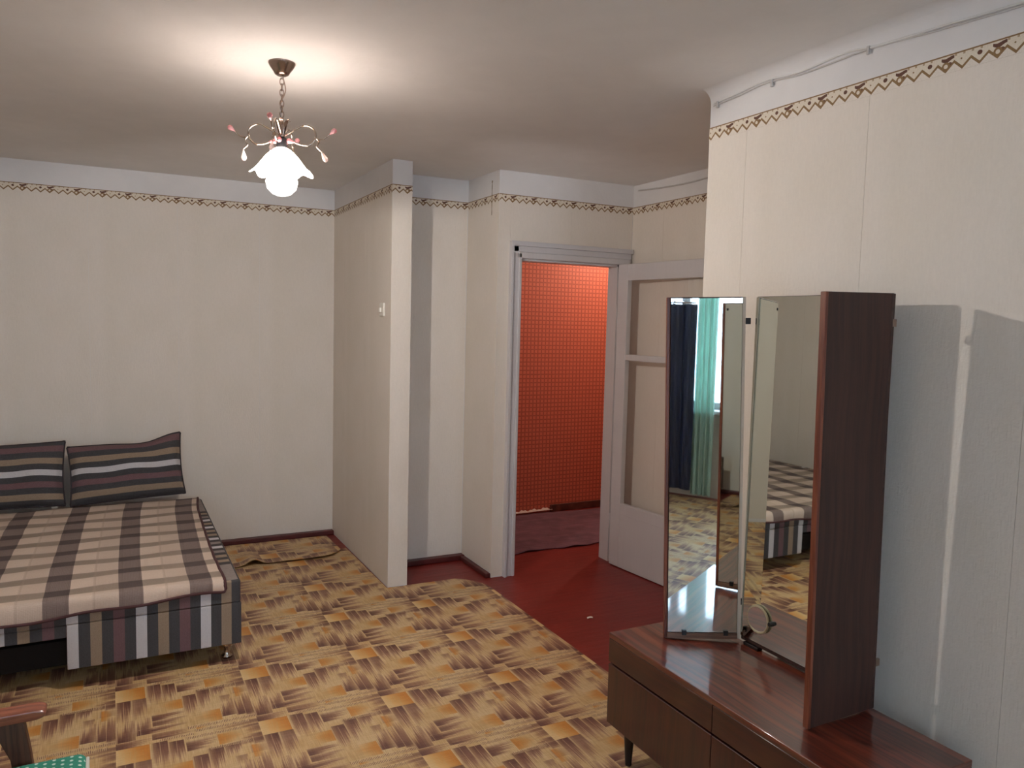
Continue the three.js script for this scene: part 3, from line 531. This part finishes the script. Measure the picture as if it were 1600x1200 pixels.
// ---------------------------------------------------------------- ceiling lamp
const LX = 0.569, LZ = -3.0;
{
  const t = thing('pendant_lamp', 'chain hung ceiling lamp with one lit white shade and curled arms with pink glass buds', 'lamp', [LX, H, LZ]);
  part('canopy', lathe([[0.0005, 0], [0.048, 0], [0.049, -0.004], [0.042, -0.017], [0.03, -0.033], [0.025, -0.042], [0.016, -0.047], [0.0005, -0.048]], 40), mBronze, t);
  const links = []; for (let i = 0; i < 7; i++) { const g = new THREE.TorusGeometry(0.0095, 0.0022, 8, 18).scale(0.75, 1.3, 1); if (i % 2) g.rotateY(Math.PI / 2); links.push(g.translate(0, -0.068 - i * 0.0195, 0)); }
  const ch = part('chain', links, mBronze, t); ch.userData = {};
  part('cord', tube([[0.004, -0.05, 0], [0.012, -0.1, 0.006], [-0.006, -0.15, 0.008], [0, -0.21, 0]], 0.0022, 30, 6), mBronze, t);
  part('stem', lathe([[0.0005, -0.195], [0.006, -0.195], [0.006, -0.245], [0.012, -0.262], [0.012, -0.272], [0.0005, -0.272]], 20), mBronze, t);
  for (let k = 0; k < 6; k++) { const g = sheet((u, v) => { const w = 0.011 * Math.sin(Math.PI * (0.12 + 0.8 * v)) * (u * 2 - 1), r = 0.007 + 0.022 * v * v + (v > 0.85 ? 0.03 * (v - 0.85) : 0); return [r, -0.265 + 0.067 * v - (v > 0.85 ? 0.05 * (v - 0.85) : 0), w, u, v]; }, 6, 10, 0.0012); part('leaf', g.rotateY(k * Math.PI / 3 + 0.2), mBronze, t); }
  part('socket', lathe([[0.0005, -0.27], [0.017, -0.27], [0.019, -0.276], [0.019, -0.318], [0.0005, -0.318]], 24), mBlack, t);
  const pinkM = std({ color: 0xf0bcc0, roughness: 0.15, transmission: 0.55, thickness: 0 }), clearM = std({ color: 0xfff2ee, roughness: 0.12, transmission: 0.5, thickness: 0 });
  const drop = (len, r) => lathe([[0.0005, 0], [r * 0.25, -len * 0.2], [r * 0.7, -len * 0.5], [r, -len * 0.75], [r * 0.7, -len * 0.93], [0.0005, -len]], 18);
  for (let k = 0; k < 4; k++) {
    const an = [Math.PI - YAW * Math.PI / 180, -YAW * Math.PI / 180 + 0.08, Math.PI / 2 - 0.5, -Math.PI / 2 - 0.4][k];
    const arm = part('arm', [tube([[0.008, -0.262, 0], [0.04, -0.243, 0], [0.085, -0.221, 0], [0.118, -0.236, 0], [0.122, -0.268, 0], [0.10, -0.292, 0], [0.075, -0.293, 0.004], [0.05, -0.286, 0.004]], 0.0033, 60, 8), tube([[0.121, -0.262, 0], [0.135, -0.278, 0], [0.128, -0.296, 0.004], [0.142, -0.312, 0]], 0.003, 30, 8), tube([[0.124, -0.27, 0], [0.15, -0.268, 0], [0.172, -0.252, 0]], 0.0022, 20, 6)], mChrome, t);
    arm.rotation.y = an;
    const d1 = part('glass_drop', drop(0.046, 0.010), clearM, arm); d1.position.set(0.142, -0.31, 0); d1.rotation.z = k % 2 ? 0.5 : -0.05;
    const b1 = part('glass_bud', drop(0.036, 0.010), pinkM, arm); b1.position.set(0.053, -0.286, 0.004); b1.rotation.z = -1.75;
    const b2 = part('glass_bud', drop(0.036, 0.010), pinkM, arm); b2.position.set(0.17, -0.253, 0); b2.rotation.z = 2.25;
  }
  const shade = sheet((u, v) => {
    const a = u * Math.PI * 2, q = v, r0 = 0.02 + 0.054 * Math.pow(Math.sin(Math.min(1, q * 1.2) * Math.PI / 2), 0.8) + 0.034 * Math.pow(q, 4), ru = Math.pow(q, 4) * 0.007 * Math.cos(a * 6);
    return [(r0 + ru) * Math.cos(a), -0.308 - 0.088 * q - Math.pow(q, 4) * 0.008 * Math.cos(a * 6), (r0 + ru) * Math.sin(a), u, v];
  }, 96, 28, 0.0025);
  part('lamp_shade', shade, std({ color: 0xfff8f2, roughness: 1, transmission: 0.12, thickness: 0, emissive: 0xfff0e4, emissiveIntensity: 58 }), t);
  part('bulb', lathe([[0.0005, -0.318], [0.013, -0.320], [0.014, -0.345], [0.034, -0.375], [0.052, -0.405], [0.058, -0.43], [0.052, -0.456], [0.034, -0.474], [0.016, -0.481], [0.0005, -0.482]], 32), std({ color: 0xffffff, roughness: 0.3, emissive: 0xfff6ee, emissiveIntensity: 6 }), t);
  const L = new THREE.PointLight(BULB_COLOR, BULB_POWER, 0, 2); L.position.set(0, -0.415, 0); L.castShadow = true; L.shadow.radius = 0.4; L.shadow.mapSize.set(1024, 1024); t.add(L);
}
// bare bulb in the hall, out of sight behind the door wall
{
  const t = thing('hall_bulb', 'bare warm bulb on a cord in the hall, hidden behind the door wall', 'bulb', [3.95, H, -5.15]);
  part('cord', new THREE.CylinderGeometry(0.003, 0.003, 0.16, 8).translate(0, -0.08, 0), mBlack, t);
  part('socket', new THREE.CylinderGeometry(0.016, 0.018, 0.05, 20).translate(0, -0.18, 0), mBlack, t);
  part('bulb', lathe([[0.0005, -0.20], [0.013, -0.204], [0.03, -0.25], [0.03, -0.275], [0.018, -0.3], [0.0005, -0.305]], 24), std({ color: 0xffffff, emissive: 0xffdca8, emissiveIntensity: 5 }), t);
  const L = new THREE.PointLight(HALL_COLOR, HALL_POWER, 0, 2); L.position.set(0, -0.26, 0); L.castShadow = true; L.shadow.radius = 1.5; t.add(L);
}

// ---------------------------------------------------------------- small fittings, cables
{
  const t = thing('wall_switch', 'small white light switch on the side of the partition wall', 'switch', [XA - PT, 1.68, -4.55]);
  part('plate', rbox(-0.012, -0.0002, -0.04, 0.04, -0.04, 0.04, 0.005), mPlastic, t);
  part('rocker', rbox(-0.026, -0.0125, -0.018, 0.012, -0.013, 0.013, 0.004), mPlastic, t);
}
const cab = (pts, r) => tube(pts, r, 120, 8);
const mCable = std({ color: 0xdcd8d4, roughness: 0.6 }), mCableG = std({ color: 0xc2bcb8, roughness: 0.6 });
{
  const x = XW - 0.0045;
  const t = thing('ceiling_cable', 'pair of pale cables clipped along the top of the right wall', 'cable');
  part('cable', cab([[x, 2.498, ZF + 0.02], [x, 2.504, -2.3], [x, 2.515, -2.15], [x - 0.001, 2.503, -2.0], [x, 2.513, -1.8], [x, 2.502, -1.7], [x, 2.492, -1.47], [x, 2.482, -1.25], [x, 2.475, -0.9]], 0.0036), mCable, t);
  part('cable', cab([[x, 2.488, ZF + 0.02], [x, 2.494, -2.3], [x, 2.506, -2.15], [x, 2.494, -2.0], [x, 2.497, -1.85], [x, 2.500, -1.73], [x, 2.484, -1.47], [x, 2.474, -1.25], [x, 2.466, -0.9]], 0.003), mCableG, t);
  for (const [y, z] of [[2.499, -2.12], [2.497, -1.72], [2.489, -2.40]]) part('clip', rbox(x - 0.007, XW - 0.0005, y - 0.014, y + 0.012, z - 0.005, z + 0.005, 0.002), mCableG, t);
}
tag(part('alcove_cable', cab([[XE - 0.006, 2.512, ZD + 0.06], [XE - 0.006, 2.498, -4.05], [XE - 0.006, 2.49, -3.8], [XE - 0.006, 2.497, -3.5], [XE - 0.006, 2.505, -2.7]], 0.005), mCableG), 'grey cable sagging along the top of the alcove wall above the open door', 'cable');
{
  const t = tag(part('wall_stain', sheet((u, v) => [XW - 0.0032, lerp(2.285, 2.497, v), -4.427 + (u - 0.5) * (v > 0.93 ? 0.012 : 0.005 + 0.002 * Math.sin(v * 25)), u, v], 4, 40, 0.0012), std({ color: 0x96826a, roughness: 0.9 })), 'thin brown drip mark running down through the border on the pier beside the doorway', 'stain');
}
// curtains before the window, seen in the left mirror wing
{
  const t = thing('short_rod', 'short metal rod carrying the dark navy curtain across the window', 'rod', [0, 1.842, ZW - 0.24]);
  part('bar', new THREE.CylinderGeometry(0.008, 0.008, 1.71, 12).rotateZ(Math.PI / 2).translate(-0.6, 0, 0), mBronze, t);
  for (const x of [-1.44, 0.05]) part('bracket', box(x - 0.008, x + 0.008, 0.008, 0.02, -0.01, x < 0 ? 0.24 : 0.29), mBronze, t);
}
tag(part('navy_curtain', curtain(NAVY[0], NAVY[1], 0.10, 1.83, ZW - 0.24, 3, 0.02), mNavy), 'dark navy curtain reflected in the left mirror wing', 'curtain');
tag(part('mint_curtain', curtain(MINT[0], MINT[1], 0.06, 2.36, ZW - 0.2, 4, 0.022), mMint), 'pale mint green curtain reflected in the left mirror wing', 'curtain');
tag(part('curtain_rod', new THREE.CylinderGeometry(0.012, 0.012, 2.6, 16).rotateZ(Math.PI / 2).translate(0.4, 2.375, ZW - 0.2), mBronze), 'thin metal curtain rod over the window', 'rod');

renderer.render(scene, camera);
